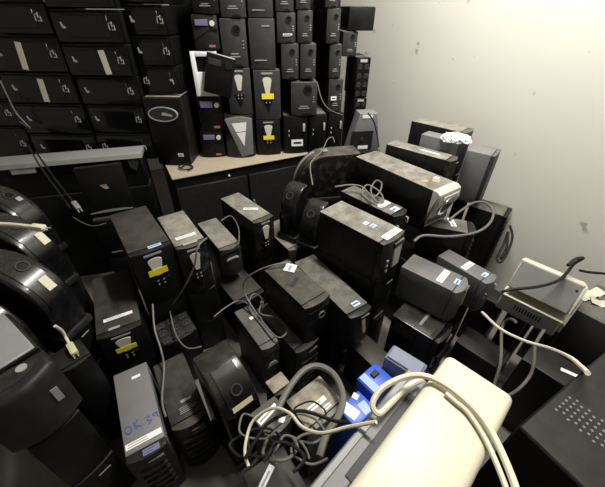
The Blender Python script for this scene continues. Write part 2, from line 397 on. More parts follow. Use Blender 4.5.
# third stack: flat cases on a tower with a silver oval
Y3 = 1.93; x0, x1 = max(aty((149.5, 125), Y3).x, xg[3]+.003), aty((186, 125), Y3).x
zb = aty((172, 162), Y3).z; TABZ = zb-.002
zt = aty((160, 96), Y3).z
ups('black tower battery backup with a silver oval emblem, on the tan topped cabinet', x1-x0, .34, zt-zb, 'oval', ((x0+x1)/2, Y3+.12, zb), 0, body='black_d3', bez='black', bulge=.01)
zs = [aty((157+.25*(v-67), v), Y3).z for v in (95, 67, 36.5, 4, -28)]; zs[0] = zt
for k in range(4):
    glossy('glossy black case, %s above the tower with the silver oval' % ['', 'second', 'third', 'topmost'][k] if k else 'glossy black case lying directly on the tower with the silver oval', xg[3]+.006, x1+.0, zs[k]+.0005, zs[k+1], Y3+.008, None, random.uniform(-.5, .5), gname if k else None, flip=(k == 0))
# ------------------------------------------------------------------ cabinet with the tan top that carries the towers
cA, cB = at((172, 179), HC-TABZ), at((236, 167), HC-TABZ)
ang = math.atan2(cB.y-cA.y, cB.x-cA.x)*1.0
Wc, Lc = .90, .66
u = Vector((math.cos(ang), math.sin(ang), 0)); vv = Vector((-u.y, u.x, 0))
cc = cA+u*(Wc/2)+vv*(Lc/2)
t = thing('storage_cabinet', 'black cabinet with a tan dusty top under the stacked towers', 'cabinet', (cc.x, cc.y, 0), ang)
BOX.append(('cabinet', cc.x, cc.y, ang, Wc, Lc, 0, TABZ))
box('body', (0, .005, (TABZ-.01)/2), (Wc-.02, Lc-.02, TABZ-.0105), 'black_d1', t, .004)
box('top_board', (0, 0, TABZ-.0055), (Wc, Lc, .009), 'tan', t, .003)
for s in (-1, 1):
    d = box('door', (s*Wc/4, -Lc/2+.005, (TABZ-.05)/2), (Wc/2-.02, .018, TABZ-.09), 'gunmetal', t, .002)
    box('handle', (-s*.2+s*Wc/4, -Lc/2-.008, TABZ*.55), (.012, .014, .1), 'mgrey', d, .002)
bm = B_(); prism(bm, ell(-.12, TABZ-.045, .006, .006, 10), -Lc/2-.006, -Lc/2); obj('lock', bm, 'label', t)
# ------------------------------------------------------------------ stacked towers
def column(y, a, units, base=None, L=.34):
    """units bottom-up: (x0px, x1px, ytop px, ybottom px, style, label, kwargs)"""
    z = base
    for (xa, xb, yt, yb, st, lab, kw) in units:
        kw = dict(kw); l_ = kw.pop('L', L); yy = y+kw.pop('dy', 0); aa = a+kw.pop('da', 0)
        m_ = (yt+yb)/2
        p0, p1 = aty((xa, m_), yy), aty((xb, m_), yy)
        W = (p1.x-p0.x)*.975
        z0 = aty(((xa+xb)/2, yb), yy).z if z is None else z
        z1 = aty(((xa+xb)/2, yt), yy).z
        cx = (p0.x+p1.x)/2; rzz = R(aa)
        cxx = cx-math.sin(rzz)*l_/2; cyy = yy+math.cos(rzz)*l_/2
        kw.setdefault('body', 'black_d2'); kw.setdefault('bez', 'black_d1')
        if kw.pop('sup', False) or z is None: SUP.append((Vector((cxx, cyy, 0)), rzz-math.pi/2, W, l_, z0, lab))
        ups(lab, W, l_, z1-z0-.001, st, (cxx, cyy, z0), rzz, **kw)
        z = z1
    return z
TZ = TABZ+.0005
YA = 2.02
column(YA, 9, [(202.5, 224.5, 131, 166, 'lcd', 'black tower with a violet display and cream button, standing on the tan top', {'bez': 'black'}),
               (198.5, 222.5, 96.5, 131, 'lcd', 'black tower with a violet display and cream button, below the opened tower', {'bez': 'black'})], TZ)
zU2 = aty((209, 97.5), YA).z
# opened tower with its front cover hanging off
p0, p1 = aty((189, 75), YA), aty((214, 75), YA)
Wu = p1.x-p0.x; Hu = aty((200, 51), YA).z-aty((209, 96.5), YA).z
t = thing('battery_backup', 'opened tower with a bare white front frame and its cover hanging off', 'battery backup', ((p0.x+p1.x)/2, YA+.17, aty((209, 96.5), YA).z), R(9))
box('body', (0, .005, Hu/2), (Wu, .31, Hu-.002), 'black', t, .004)
fr = B_()
rbox(fr, (-Wu/2+.012, -.162, Hu/2), (.024, .022, Hu-.004), .002); rbox(fr, (Wu/2-.012, -.162, Hu/2), (.024, .022, Hu-.004), .002)
rbox(fr, (0, -.162, Hu-.014), (Wu-.05, .022, .024), .002); rbox(fr, (0, -.162, .014), (Wu-.05, .022, .024), .002); rbox(fr, (-.02, -.160, Hu*.3), (Wu*.4, .016, Hu*.5), .002)
obj('front_frame', fr, 'label', t)
o = box('front_cover', (0, 0, 0), (.155, .022, .205), 'black', t, .006, 2); o.location = (.075, -.205, Hu*.5); o.rotation_euler = (R(-3), R(14), R(-8))
bm = B_(); prism(bm, ell(.045, .06, .02, .02), -.016, 0); obj('power_button', bm, 'gunmetal', o)
box('edge_trim', (0, -.006, .1), (.15, .012, .006), 'pale', o, .002)
box('display', (-.03, -.011, .06), (.07, .004, .03), 'dgrey', o, .001)
column(YA, 9, [(193, 218, 14, 49.5, 'lcd', 'black tower with a diagonal groove, standing on the opened tower', {'bez': 'gunmetal'}),
               (191, 217, -22, 14, 'disc', 'black tower at the very top above the opened tower', {})], aty((209, 51), YA).z+.004)
column(YA+.03, 9, [(226, 255, 116, 164, 'shield', 'rounded black tower with a large silver grey shield front', {'body': 'black', 'bez': 'gloss_d', 'bulge': .03, 'dy': -.03}),
                (228, 251.5, 68, 116, 'wedge', 'grey fronted tower with a pale teardrop panel, on the shield fronted tower', {'bez': 'dgrey'}),
                (221.5, 247, 18, 68, 'disc', 'tall grey tower with a dark round hollow, above the teardrop tower', {'bez': 'dgrey'}),
                (219, 245, -24, 18, 'disc', 'grey tower on top of the tall tower with the dark round hollow', {'bez': 'dgrey'})], TZ)
column(YA+.055, 9, [(257, 281, 120, 161, 'wedge', 'tower with a teardrop panel and yellow sticker, standing on the cabinet', {'yel': .52, 'bez': 'black_d1', 'body': 'black_d3'}),
                 (254.5, 281, 70, 120, 'wedge', 'grey tower with a teardrop panel and yellow sticker, second from the cabinet', {'yel': .5, 'bez': 'dgrey'}),
                 (249.5, 275.5, 18, 69, 'screen', 'tall plain grey tower above the towers with yellow stickers', {'bez': 'dgrey', 'L': .3}),
                 (247, 273, -24, 18, 'screen', 'plain grey tower at the top above another plain grey tower', {'bez': 'dgrey'})], TZ)
YD = 2.11
zD = column(YD, 9, [(284, 308, 116, 149, 'leds', 'black tower with a white label low on its front, under the big dimple tower', {'bez': 'black', 'fl': (.05, .3, .5, .18)})], TZ)
column(YD, 9, [(291, 318, 82, 115.5, 'disc', 'wide grey tower with a large round dimple, beside thin cords', {'bez': 'dgrey'})], zD+.001)
column(YD+.0, 9, [(281.5, 299, 43.5, 82, 'disc', 'slim grey tower with a round dimple, beside the towers with yellow stickers', {'bez': 'dgrey'}),
                 (277, 296, 12, 43, 'disc', 'grey tower above the slim pair, with a white strip on its front', {'bez': 'dgrey', 'fl': (.05, .3, .5, .06)}),
                 (275, 294, -24, 12, 'disc', 'grey tower at the very top above the one with a white strip', {'bez': 'dgrey'})], zD+aty((300, 82), YD).z-zD+.012)
column(YD+.02, 9, [(300.5, 316.5, 43.5, 82, 'disc', 'slim grey tower with a round dimple, one of a pair, beside the dark sided column', {'bez': 'dgrey'}),
                 (297.5, 313, 10, 43, 'disc', 'slim grey tower standing on the pair of slim grey towers', {'bez': 'dgrey'}),
                 (296, 311, -24, 10, 'disc', 'slim grey tower at the very top of its column', {'bez': 'dgrey'})], zD+aty((300, 82), YD).z-zD+.012)
column(YD+.03, 9, [(309.5, 327, 115, 147, 'leds', 'black tower with a pale switch, beside the tower with the white front label', {'bez': 'black', 'sup': True})], TZ)
YE = 2.17
column(YE, 9, [(328, 343, 113, 146, 'leds', 'small black tower at the foot of the dark sided column', {'bez': 'black', 'sup': True}),
                (328.5, 343, 79, 113, 'disc', 'grey tower with a white sticker, in the dark sided column', {'bez': 'dgrey', 'fl': (-.15, .45, .4, .12)}),
                (329.5, 342, 44, 79, 'disc', 'slim grey tower above the one with the white sticker', {'bez': 'dgrey'}),
                (327, 341, 8, 44, 'disc', 'slim grey tower third up in the dark sided column', {'bez': 'dgrey'}),
                (326, 340, -24, 8, 'disc', 'slim grey tower topping the dark sided column', {'bez': 'dgrey'})], TZ)
YF = 2.21
column(YF, 9, [(353, 366, 98, 125, 'outlets', 'black unit with outlets, under another outlet unit beside the white wall', {'L': .24}),
                (355, 369.5, 57, 98, 'outlets', 'tall black unit showing two rows of outlets beside the white wall', {'L': .24}),
                (343, 358, 31, 57, 'disc', 'small grey tower on the tall outlet unit', {'L': .22, 'bez': 'dgrey'}),
                (349, 376, 6, 31, 'plain', 'black box overhanging at the top of the outlet column beside the wall', {'L': .24, 'body': 'black'})])
for i, (xc, n_) in enumerate(((-.66, 5), (-.31, 5), (.04, 5))):  # added backing row: keeps the lit wall from showing through the tower gaps
    for k in range(n_):
        r9 = R(9); yy = YA+.485+.16*(xc+.6); z0 = TABZ+.0005+k*.21
        if xc > .3: z0 = k*.30
        ups('added black unit darkening the gaps, in the rear row behind the stacked towers', .345 if xc < .3 else .22, .2, .209 if xc < .3 else .299, 'plain', (xc, yy+(.02 if xc > .3 else 0), z0), r9, body='black', bez='black', group='rear row behind the stacked towers')
#HEAP
# ------------------------------------------------------------------ the heap: standing units
T2 = lambda: [(.05, .82, .07, .022), (.0, .66, .03, .018, 'label_b', 0, 1)]
heap('dusty slim battery backup with a teardrop front, in front of the tan topped cabinet', [(219.2,197.9),(239.5,192.4),(274.5,216),(255.6,224.2)], .84, .24, 'wedge', body='black_d3', bez='black_dirty', top=[(.05,.6,.075,.022,'label',-40,2,'ink')])
heap('small dusty battery backup with a pale crescent on its front', [(196.9,223.4),(216,217.2),(242,245),(220.9,251.9)], .93, .17, 'crescent', body='black_d3', bez='dgrey', bulge=.022)
heap('dusty battery backup with a silver wedge front, between two other teardrop units', [(158,218),(182,209.3),(207.5,241),(177,252.3)], .79, .26, 'wedge', body='black_d3', bez='black_dirty', top=[(0,.72,.085,.02),(0,.9,.06,.014,'silver',0,0)], bulge=.02)
heap('black battery backup with a blue label on top and a yellow sticker in front', [(108.7,213),(145.9,206.9),(173.2,245.5),(128.6,256.8)], .76, .265, 'wedge', body='black_d1', bez='black', yel=.62, top=[(.12,.93,.05,.017,'label_b',0,1,'blue_ink')])
heap('black battery backup with a long white label across its top', [(91,280.8),(130,266.7),(140,323),(98,345)], 1.0, .22, 'wedge', body='black_d1', bez='black', yel=.62, top=[(.02,.76,.105,.017),(-.1,.9,.04,.012,'grey_ink',0,0)])
heap('large dusty tower with a pale window front and three labels on top', [(319.8,211.2),(340.9,200),(409,231.7),(385.5,245.9)], .70, .2, 'light', body='black_d3', bez='black_dirty', top=[(.08,.9,.1,.03),(.02,.66,.028,.02,'label_b',0,1,'blue_ink'),(-.02,.57,.022,.018,'label',0,0)])
heap('long dusty black tower with a pale curved front and a dial', [(357.8,156),(374.6,150.3),(462.7,183.2),(439,194.4)], .60, .185, 'knob', body='black_d3', top=[(.1,.83,.04,.03,'copper',20,0),(-.2,.78,.03,.02,'copper',-15,0),(.25,.8,.025,.02,'label',10,0)])
heap('scuffed battery backup with a round button and a white paper on its top', [(262,269.7),(290,258.5),(331,296.4),(308,309.8)], .92, .215, 'button', sup=False, body='black_dirty', bez='black_dirty', top=[(.26,.2,.05,.05,'label',35,1),(-.05,.48,.06,.02,'ink',30,0)])
heap('dusty battery backup with a blue label, beside the scuffed unit with the paper', [(292,259),(315.5,256.8),(373.8,308),(352.7,320.5)], .95, .185, 'bar', W=.112, body='black_d2', bez='black', top=[(.1,.86,.034,.024,'label_b',0,1,'blue_ink')])
heap('dark grey battery backup with white and blue labels near its front', [(402,268),(413,252),(474,282),(460,293)], .88, .17, 'bar', body='igrey', bez='igrey', top=[(0,.62,.09,.026),(.05,.84,.035,.02,'label_b',0,1,'blue_ink')], bulge=.02)
heap('dark grey battery backup with a blue label, beside the look-alike with a slanting pale bar', [(461.7,269.6),(471.6,261),(500,277),(489,285)], .90, .17, 'leds', L=.24, body='igrey', bez='igrey', top=[(0,.5,.07,.026),(.05,.82,.035,.02,'label_b',0,1,'blue_ink')])
j = heap('grey metal unit with OK 39 written in blue on its top', [(113.7,381),(139.8,358.7),(172,444),(128.6,467)], 1.13, .32, 'slats', sup=False, dirn=-58, body='mgrey', bez='gunmetal', top=[(0,.83,.11,.02),(.12,.95,.05,.02,'blue_grey',0,2,'blue_ink'),(.12,.14,.03,.012,'label',0,0)])
# handwriting
jt = [c for c in j.children if c.name.startswith('body')][0]; Lj = jt.dimensions.y
def stroke(bm, pts, z, rad=.0012):
    b2 = tube_bm([(x, y, z) for x, y in pts], rad, 5, 4); me = bpy.data.meshes.new('s'); b2.to_mesh(me); b2.free(); bm.from_mesh(me); bpy.data.meshes.remove(me)
bm = B_(); g = [[(.006*math.cos(a)-.026, .009*math.sin(a)) for a in [i*.7 for i in range(10)]], [(-.012, .010), (-.012, -.010)], [(-.002, .010), (-.012, 0), (0, -.010)],
     [(.010, .002), (.018, .000), (.012, -.008), (.020, -.012), (.010, -.018)], [(.034, -.004), (.026, -.002), (.028, -.009), (.034, -.006), (.034, -.002), (.033, -.016)]]
for s_ in g: stroke(bm, s_, 0)
o = obj('handwriting', bm, 'blue_ink', j); o.location = (.0, -Lj*.17, .3205); o.scale = (1.55, 1.55, .5); o.rotation_euler = (0, 0, R(12)); o['label'] = 'OK 39 written in blue marker'
heap('black battery backup with a printed grey text panel on its top', [(154,367),(181.4,351),(207,410.7),(175,441.7)], 1.14, .31, 'slats', sup=False, body='black_d1', bez='black_dirty', top=[(.1,.78,.075,.03,'ink',0,4),(.1,.67,.04,.01,'grey_ink',0,0)], bulge=.02)
heap('small grey battery backup with rounded edges, under a looped black cord', [(235,311.8),(248.6,304.4),(282,342.8),(261,351)], 1.12, .33, 'crescent', sup=False, body='dgrey', bez='dgrey', top=[(.1,.3,.02,.016,'label',0,0)], bulge=.012)
heap('battery backup with a coiled grey cord on its top, behind the large pale windowed tower', [(341,190.7),(353.6,185),(411.8,210.5),(397,218)], .70, .14, 'leds', body='black_d2', bez='black', top=[(0,.66,.07,.03),(.05,.84,.04,.03,'label_b',0,1,'blue_ink')], bulge=.02)
heap('dusty box unit with a white strip on top, behind the long tower with the dial', [(384.5,143.6),(397,140),(461.4,157),(452.7,161.7)], .556, .15, 'screen', body='black_d3', bez='black_dirty', top=[(0,.62,.012,.1,'label',0,0)])
unit('dark box unit against the wall with a dusty top, behind the grey box with foam', (443,124.5), .478, -44, .11, .30, .28, 'screen', body='black_d3', bez='dgrey')
unit('grey metal box carrying a lump of white foam', (441,136), .50, -44, .08, .17, .2, 'plain', body='mgrey', bez='mgrey', bulge=.004)
unit('tall grey metal box standing beside the white foam and the wall', (485,149.5), .545, -38, .13, .13, .26, 'plain', body='mgrey', bez='dgrey', bulge=.004)
heap('black box unit with a white label under an arching cord', [(418.8,221.7),(428.8,215.7),(483,222.7),(468.5,233.6)], .80, .20, 'slats', body='black_d2', bez='black', top=[(.1,.55,.07,.025,'label',15,1)])
unit('black tower with rear outlets and a coil of cable, beside the wall', (491,206.5), .85, -38, .13, .19, .36, 'outlets', body='black_d2')
heap('flat dusty unit with a white label, between the teardrop unit and the paper topped unit', [(262,228),(285,213),(318,241),(290,253)], .98, .12, 'plain', L=.30, W=.165, body='black_d3', bez='dgrey', top=[(.15,.62,.05,.016)], bulge=.02)
heap('grey flat chassis under the scuffed unit with the paper', [(256,309),(277,297),(321,338.8),(298.5,355.7)], 1.136, .313, 'slats', sup=False, body='dgrey', bez='black_dirty')
heap('dusty tan unit with white stickers inside a thick grey cord loop', [(287,402),(318,374),(345,402),(312,437)], 1.08, .37, 'plain', sup=False, body='black_d4', bez='mgrey', top=[(0,.55,.075,.018,'label',0,1),(.12,.75,.035,.014,'label',0,1)], bulge=.004)
unit('small dusty block beside the tan unit with white stickers', (279,384), 1.13, -51, .075, .08, .32, 'plain', sup=False, body='black_d4', bez='black')
# units seen only between the others
unit('black unit lying back with outlets facing up, below the yellow stickered unit', (175,328), 1.13, -52, .15, .14, .32, 'plain', sup=False, body='black', bez='black')
t = bpy.context.scene.collection.objects[-1]
while t.parent: t = t.parent
for i in range(3):
    for k in range(3):
        o = outlet(t, -.05+.05*i, -.045+.045*k, .3205, .032, (R(-90), 0, 0))
unit('black unit with a pale trim, under the dark grey look-alikes', (424,320), 1.053, -44, .14, .22, .396, 'slats', sup=False, body='gloss_d', bez='gloss', top=[(.1,.5,.1,.012,'mgrey',0,0),(-.1,.8,.09,.02,'gunmetal',0,0)])
unit('black unit in the gap beside the cream case', (484,347), 1.22, -48, .13, .2, .23, 'leds', sup=False, body='black', bez='black')
unit('black unit under the vented beige device', (528,305), 1.03, -46, .08, .10, .42, 'plain', sup=False, body='black', bez='black')
unit('black unit between the grey look-alikes and the vented beige device', (493,295), 1.12, -46, .10, .13, .33, 'plain', sup=False, body='black', bez='black')
unit('black unit below the vent slots of the beige device', (552,323), 1.19, -46, .08, .10, .26, 'plain', sup=False, body='black', bez='black')
unit('black unit with one white label, below the white cord', (566,372), 1.05, -50, .13, .25, .399, 'plain', sup=False, body='black', bez='black', top=[(.05,.55,.06,.014,'label',-75,0)])
unit('dark grey steel box holding loose papers, beside the beige devices', (618,311), .93, -52, .24, .2, .25, 'plain', body='dgrey', bez='dgrey', bulge=.002)
unit('black unit lying in the shade below the crescent fronted unit', (240,285), 1.16, -52, .16, .24, .29, 'leds', sup=False, body='black_d1', bez='black')
unit('black unit in the shade beside the blue packs', (372,352), 1.19, -52, .10, .2, .26, 'button', sup=False, body='black_d1', bez='black')
unit('black unit half buried under loose cords near the cream case', (276,484), 1.17, -55, .15, .16, .279, 'leds', sup=False, body='black_d1', bez='black_dirty', top=[(-.1,.3,.07,.02,'label',30,1)])
unit('black unit with a white arrow label, between the domed unit and loose cords', (272,417), 1.08, -50, .10, .11, .37, 'plain', sup=False, body='dgrey', bez='dgrey', top=[(-.05,.35,.08,.02,'label',10,1),(.2,.75,.02,.02,'label',40,0)])
unit('black unit in the dark beside the OK 39 unit', (70,356), .955, -40, .10, .11, .495, 'plain', sup=False, body='black', bez='black')
# ------------------------------------------------------------------ domed units
def domed(label, loc, dirn, W, L, H, Ry, Rz, body='gloss_d', but=(.25, 50), stick=None, trim=None, vents=0, group=None, support=True):
    t = thing('domed_battery_backup', label, 'battery backup', loc, R(dirn)+math.pi/2, group)
    pt = lambda a, o=0: (-L/2+Ry-(Ry+o)*math.sin(R(a)), H-Rz+(Rz+o)*math.cos(R(a)))
    k = 14
    pr = [(L/2, 0), (L/2, H)]+[pt(90*i/k) for i in range(k+1)]+[(-L/2, .0)]
    bm = B_(); prism(bm, pr, -W/2, W/2, 'X', .010, 3); obj('shell', bm, body, t)
    # raised rim bands following the dome
    def band(x0, x1, a0, a1, h, m, name):
        ou = [pt(a0+(a1-a0)*i/k, h) for i in range(k+1)]; inn = [pt(a0+(a1-a0)*i/k, -.004) for i in range(k+1)]
        bm = B_(); prism(bm, ou+inn[::-1], x0, x1, 'X'); return obj(name, bm, m, t)
    band(-W*.30, W*.30, 8, 84, .004, body, 'front_panel')
    if trim: band(W*trim[0], W*trim[1], 20, 80, .0055, trim[2], 'trim')
    box('base_rim', (0, -.004, .016), (W+.014, L+.014, .03), 'gunmetal', t, .006, 2)
    def on(a, x, h): y, z = pt(a, h); return (x, y, z), (R(90-a) * -1, 0, 0)
    if but:
        lo, ro = on(but[1], but[0]*W, .0045)
        o = obj('button_ring', ring(B_(), 0, 0, .02, .02, .005, -.004, .002), 'dgrey', t); o.location = lo; o.rotation_euler = ro
        bm = B_(); prism(bm, ell(0, 0, .013, .013), -.003, .003); o = obj('power_button', bm, 'black', t); o.location = lo; o.rotation_euler = ro
    if stick:
        for (x, a, sx, sz, m) in stick:
            lo, ro = on(a, x*W, .0055); o = box('label_sticker', (0, 0, 0), (sx, .0015, sz), m, t, r=0); o.location = lo; o.rotation_euler = ro
    BOX.append((label, loc[0], loc[1], R(dirn)+math.pi/2, W+.014, L+.014, loc[2], loc[2]+H))
    if support: SUP.append((Vector((loc[0], loc[1], 0)), R(dirn), W, L, loc[2], label))
    return t
p = at((225, 374), 1.0)
domed('black domed unit with a round button and yellowish sticker', (p.x, p.y, 0), -50, .135, .22, HC-.98, .15, .2, 'gloss_d', (.05, 40), [(.05, 58, .075, .018, 'old_yellow')], support=False)
for px, d, lab, st, w_ in (((-16, 190), .62, 'black domed unit below the light grey edged flat case', [(.2, 40, .02, .02, 'grey_ink')], .115),
                  ((-12, 219), .64, 'black domed unit with a cream plug lying on it', [(.25, 58, .028, .05, 'tape')], .115),
                  ((-10, 259), .665, 'black domed unit with a square tape label, next to the domed unit with the plug', [(.1, 58, .028, .05, 'tape')], .115)):
    p = at(px, d); domed(lab, (p.x, p.y, HC-d-.30), -14, w_, .40, .30, .19, .16, 'gloss_d', (.1, 30), st)
p = at((-42, 294), .71); domed('black domed unit with a round ring, behind the big pale topped unit', (p.x, p.y, HC-.71-.3), -16, .06, .34, .3, .17, .16, 'gloss_d', (.1, 20), None)
# hood unit facing the other way and two small domes below it
p = at((326, 151), .605); domed('black domed unit with a pale grey band, its side covered in dust', (p.x, p.y, HC-.605-.27), -168, .13, .34, .27, .17, .2, 'black_dirty', None, [(.0, 3, .04, .03, 'grey_face')], (-.25, -.08, 'grey_face'))  # pale grey band raised along the curve of the dome
p = at((293, 187), .70); domed('small black domed unit with a round button, beside the thin hanging cord', (p.x, p.y, HC-.70-.278), -122, .10, .12, .278, .10, .17, 'gloss_d', (0, 40), None, None)
p = at((314, 205), .745); domed('small black domed unit with a round button, beside the large pale windowed tower', (p.x, p.y, HC-.745-.22), -122, .10, .12, .22, .10, .17, 'gloss_d', (0, 40), None, None)
# ------------------------------------------------------------------ big pale topped unit close to the camera
p = at((-8, 358), .72); dB = -34; zB = HC-.72-.20
t = thing('battery_backup', 'big black unit with a pale grey top panel and curved glossy front', 'battery backup', (p.x, p.y, zB), R(dB+90))
W_, L_, H_ = .17, .30, .20; reg('big pale topped unit', p, R(dB+90), W_, L_+.03, zB, HC-.72)
box('body', (0, .04, H_/2), (W_, L_-.08, H_), 'black', t, .01, 3)
box('top_panel', (0, .045, H_+.003), (W_-.02, L_-.095, .008), 'grey_face', t, .003)
k = 12; fr_ = [(-W_/2+W_*i/k, -L_/2+.015-.03*math.sin(math.pi*i/k)) for i in range(k+1)]
bm = B_(); prism(bm, [(W_/2, -L_/2+.08), (-W_/2, -L_/2+.08)]+fr_, .004, H_+.004, 'Z', .016, 3); obj('bezel', bm, 'gunmetal', t)
bm = B_(); prism(bm, ell(0, -L_/2+.045, W_*.32, .028, 18), H_, H_+.006, 'Z', .002); obj('bezel_cap', bm, 'gloss_d', t)
bm = B_(); prism(bm, ell(.03, -L_/2+.05, .012, .012), H_+.003, H_+.008, 'Z'); obj('power_button', bm, 'grey_ink', t)
box('groove', (0, -L_/2+.081, H_+.003), (W_-.01, .004, .009), 'hole', t, r=0)
sticker(t, -.02, .06, H_+.007, .07, .05, 'label', R(20), 1)
fsticker(t, .05, -L_/2-.0095, H_*.6, .016, .05, 'grey_ink', 0)
# ------------------------------------------------------------------ wide flat case with a light grey edge and the black panel leaning on it
a, b_ = at((-40, 168), .66), at((141, 152.5), .66)
ang = math.atan2(b_.y-a.y, b_.x-a.x); Wd = (b_-a).length; mid = (a+b_)/2; nrm = Vector((-math.sin(ang), math.cos(ang), 0))
mid = mid+nrm*.06
t = thing('flat_case', 'wide flat black case with a light grey upper edge, below the glossy stacks', 'printer', (mid.x, mid.y, HC-.66-.20), ang)
box('body', (0, .005, .084), (Wd-.02, .11, .168), 'black', t, .004)
bm = B_(); prism(bm, [(-.058, .170), (-.072, .174), (-.066, .196), (-.055, .2), (.06, .2), (.06, .17)], -Wd/2, Wd/2, 'X', .003); obj('top_edge', bm, 'grey_face', t)
bm = B_(); prism(bm, [(-Wd*.1, .185), (Wd*.48, .185), (Wd*.40, .13), (-.02*Wd, .13)], -.063, -.048); obj('tray_door', bm, 'gloss', t)
bm = B_(); prism(bm, [(Wd*.40, .185), (Wd*.492, .185), (Wd*.44, .10), (Wd*.41, .12)], -.064, -.05); obj('hinge_arm', bm, 'dgrey', t)
box('tray', (-Wd*.2, -.055, .155), (.11, .02, .03), 'silver', t, .003)
reg('wide flat case with the light edge', mid, ang, Wd, .135, HC-.66-.2, HC-.66)
p0, p1 = at((77, 167), .655), at((124, 161.5), .655); angp = math.atan2(p1.y-p0.y, p1.x-p0.x); pc = (p0+p1)/2-Vector((0, .045, 0))
t = thing('side_panel', 'flat black unit with a small reddish logo, leaning below the glossy stacks', 'battery backup', (pc.x, pc.y, HC-.655-.265), 0, rot=(R(-9), 0, angp))
wp = (p1-p0).length
box('body', (0, 0, .135), (wp, .04, .26), 'black', t, .006, 2)
for k, (dx, dz, m_) in enumerate(((0, .165, 'red_ink'), (.004, .156, 'grey_ink'), (.01, .148, 'grey_ink'))): box('logo', (dx, -.0205, dz), (.032-.006*k, .002, .006), m_, t, r=0)
bm = B_(); prism(bm, [(-wp*.48, .02), (wp*.48, .02)]+[(wp*.48-wp*.96*i/8, .024+.008*math.sin(math.pi*i/8)) for i in range(9)], -.026, -.016); obj('trim', bm, 'mgrey', t)
reg('flat black unit with the reddish logo', pc, angp, wp, .11, HC-.655-.27, HC-.655)
# ------------------------------------------------------------------ cream case, grey case, perforated case
a, b_ = at((449, 352), .64), at((517, 396), .64); ua = (b_-a).normalized(); va = Vector((ua.y, -ua.x, 0))
if va.y > 0: va = -va
Wk, Lk, Hk = (b_-a).length, .46, .42; c = (a+b_)/2+va*(Lk/2)
t = thing('computer_case', 'large cream plastic case with rounded corners under a cream cable', 'computer case', (c.x, c.y, HC-.64-Hk), math.atan2(ua.y, ua.x))
box('body', (0, 0, Hk/2-.01), (Wk-.006, Lk-.006, Hk-.02), 'beige', t, .01, 3)
box('top_cover', (0, 0, Hk-.03), (Wk, Lk, .06), 'cream', t, .016, 4)
for k in range(8): box('vent_slot', (-.04+.012*k, -Lk/2-.001 if va.y > 0 else Lk/2-.002, Hk*.5), (.004, .004, .12), 'hole', t, r=0)
reg('large cream case', c, math.atan2(ua.y, ua.x), Wk, Lk, HC-.64-Hk, HC-.64)
Wg = .05; c2 = a-ua*(Wg/2+.006)+va*(Lk/2+.06)
t = thing('computer_case', 'grey metal case with an open dark slot, against the cream case', 'computer case', (c2.x, c2.y, 0), math.atan2(ua.y, ua.x))
Hg = HC-.70; reg('grey case', c2, math.atan2(ua.y, ua.x), Wg, Lk, 0, Hg, False)
box('body', (0, 0, Hg/2), (Wg, Lk, Hg), 'mgrey', t, .003)
box('slot_cover', (.02, .06, Hg+.0008), (Wg*.42, Lk*.5, .003), 'gunmetal', t, r=.001); box('edge_strip', (-Wg*.3, 0, Hg+.0015), (Wg*.25, Lk*.96, .004), 'grey_face', t, .001)
a, b_ = at((519, 424), .66), at((640, 322), .66); ua = (b_-a).normalized(); va = Vector((ua.y, -ua.x, 0))
Wp, Lp, Hp = (b_-a).length, .34, HC-.66; c = (a+b_)/2+va*(Lp/2)
t = thing('computer_case', 'black steel case with a panel of round perforations', 'computer case', (c.x, c.y, 0), math.atan2(ua.y, ua.x))
box('body', (0, 0, Hp/2-.003), (Wp, Lp, Hp-.006), 'black', t, .005)
bm = B_()
hx = -Wp*.5+.10
for i in range(5):
    for k in range(15):
        x = hx+i*.013+(.0065 if k % 2 else 0); y = Lp/2-.02-k*.0115
        prism(bm, [(x+.0027*math.cos(q*1.047), y+.0027*math.sin(q*1.047)) for q in range(6)], Hp-.0062, Hp-.0052, 'Z')
obj('perforation', bm, 'mgrey', t, False); reg('perforated case', c, math.atan2(ua.y, ua.x), Wp, Lp, 0, Hp, False)
# ------------------------------------------------------------------ beige devices by the wall
p = at((537, 297), .94); zM = HC-.94
t = thing('modem', 'beige box device with a row of vent slots on its side', 'device', (p.x, p.y, zM-.085), R(-46+90))
box('body', (0, 0, .0375), (.15, .215, .075), 'beige', t, .005, 2); box('top_cover', (0, 0, .079), (.155, .22, .012), 'beige', t, .004)
box('side_panel', (-.0755, 0, .038), (.004, .205, .07), 'grey_face', t, .001)
for k in range(10): box('vent_slot', (-.078, -.045+.01*k, .046), (.003, .004, .024), 'hole', t, r=0)
reg('vented beige device', p, R(44), .16, .22, zM-.085, zM)
tilt = R(25); lx = Vector((math.cos(R(44)), math.sin(R(44)), 0)); q = p-lx*.034
t = thing('modem', 'beige box device with a grey side, lying tilted on the vented one', 'device', (q.x, q.y, zM+.0005+.045*math.sin(tilt)), 0, rot=(0, tilt, R(44)))
box('body', (0, 0, .06), (.086, .21, .12), 'beige', t, .005, 2); box('top_cover', (0, 0, .119), (.09, .213, .012), 'cream', t, .004); box('end_cap', (0, -.109, .06), (.088, .012, .118), 'cream', t, .004)
box('side_panel', (-.044, 0, .06), (.004, .203, .112), 'grey_face', t, .001)
bm = B_(); prism(bm, ell(0, 0, .004, .004, 8), -.048, -.044, 'X'); o = obj('screw', bm, 'ink', t); o.location = (0, -.09, .095)
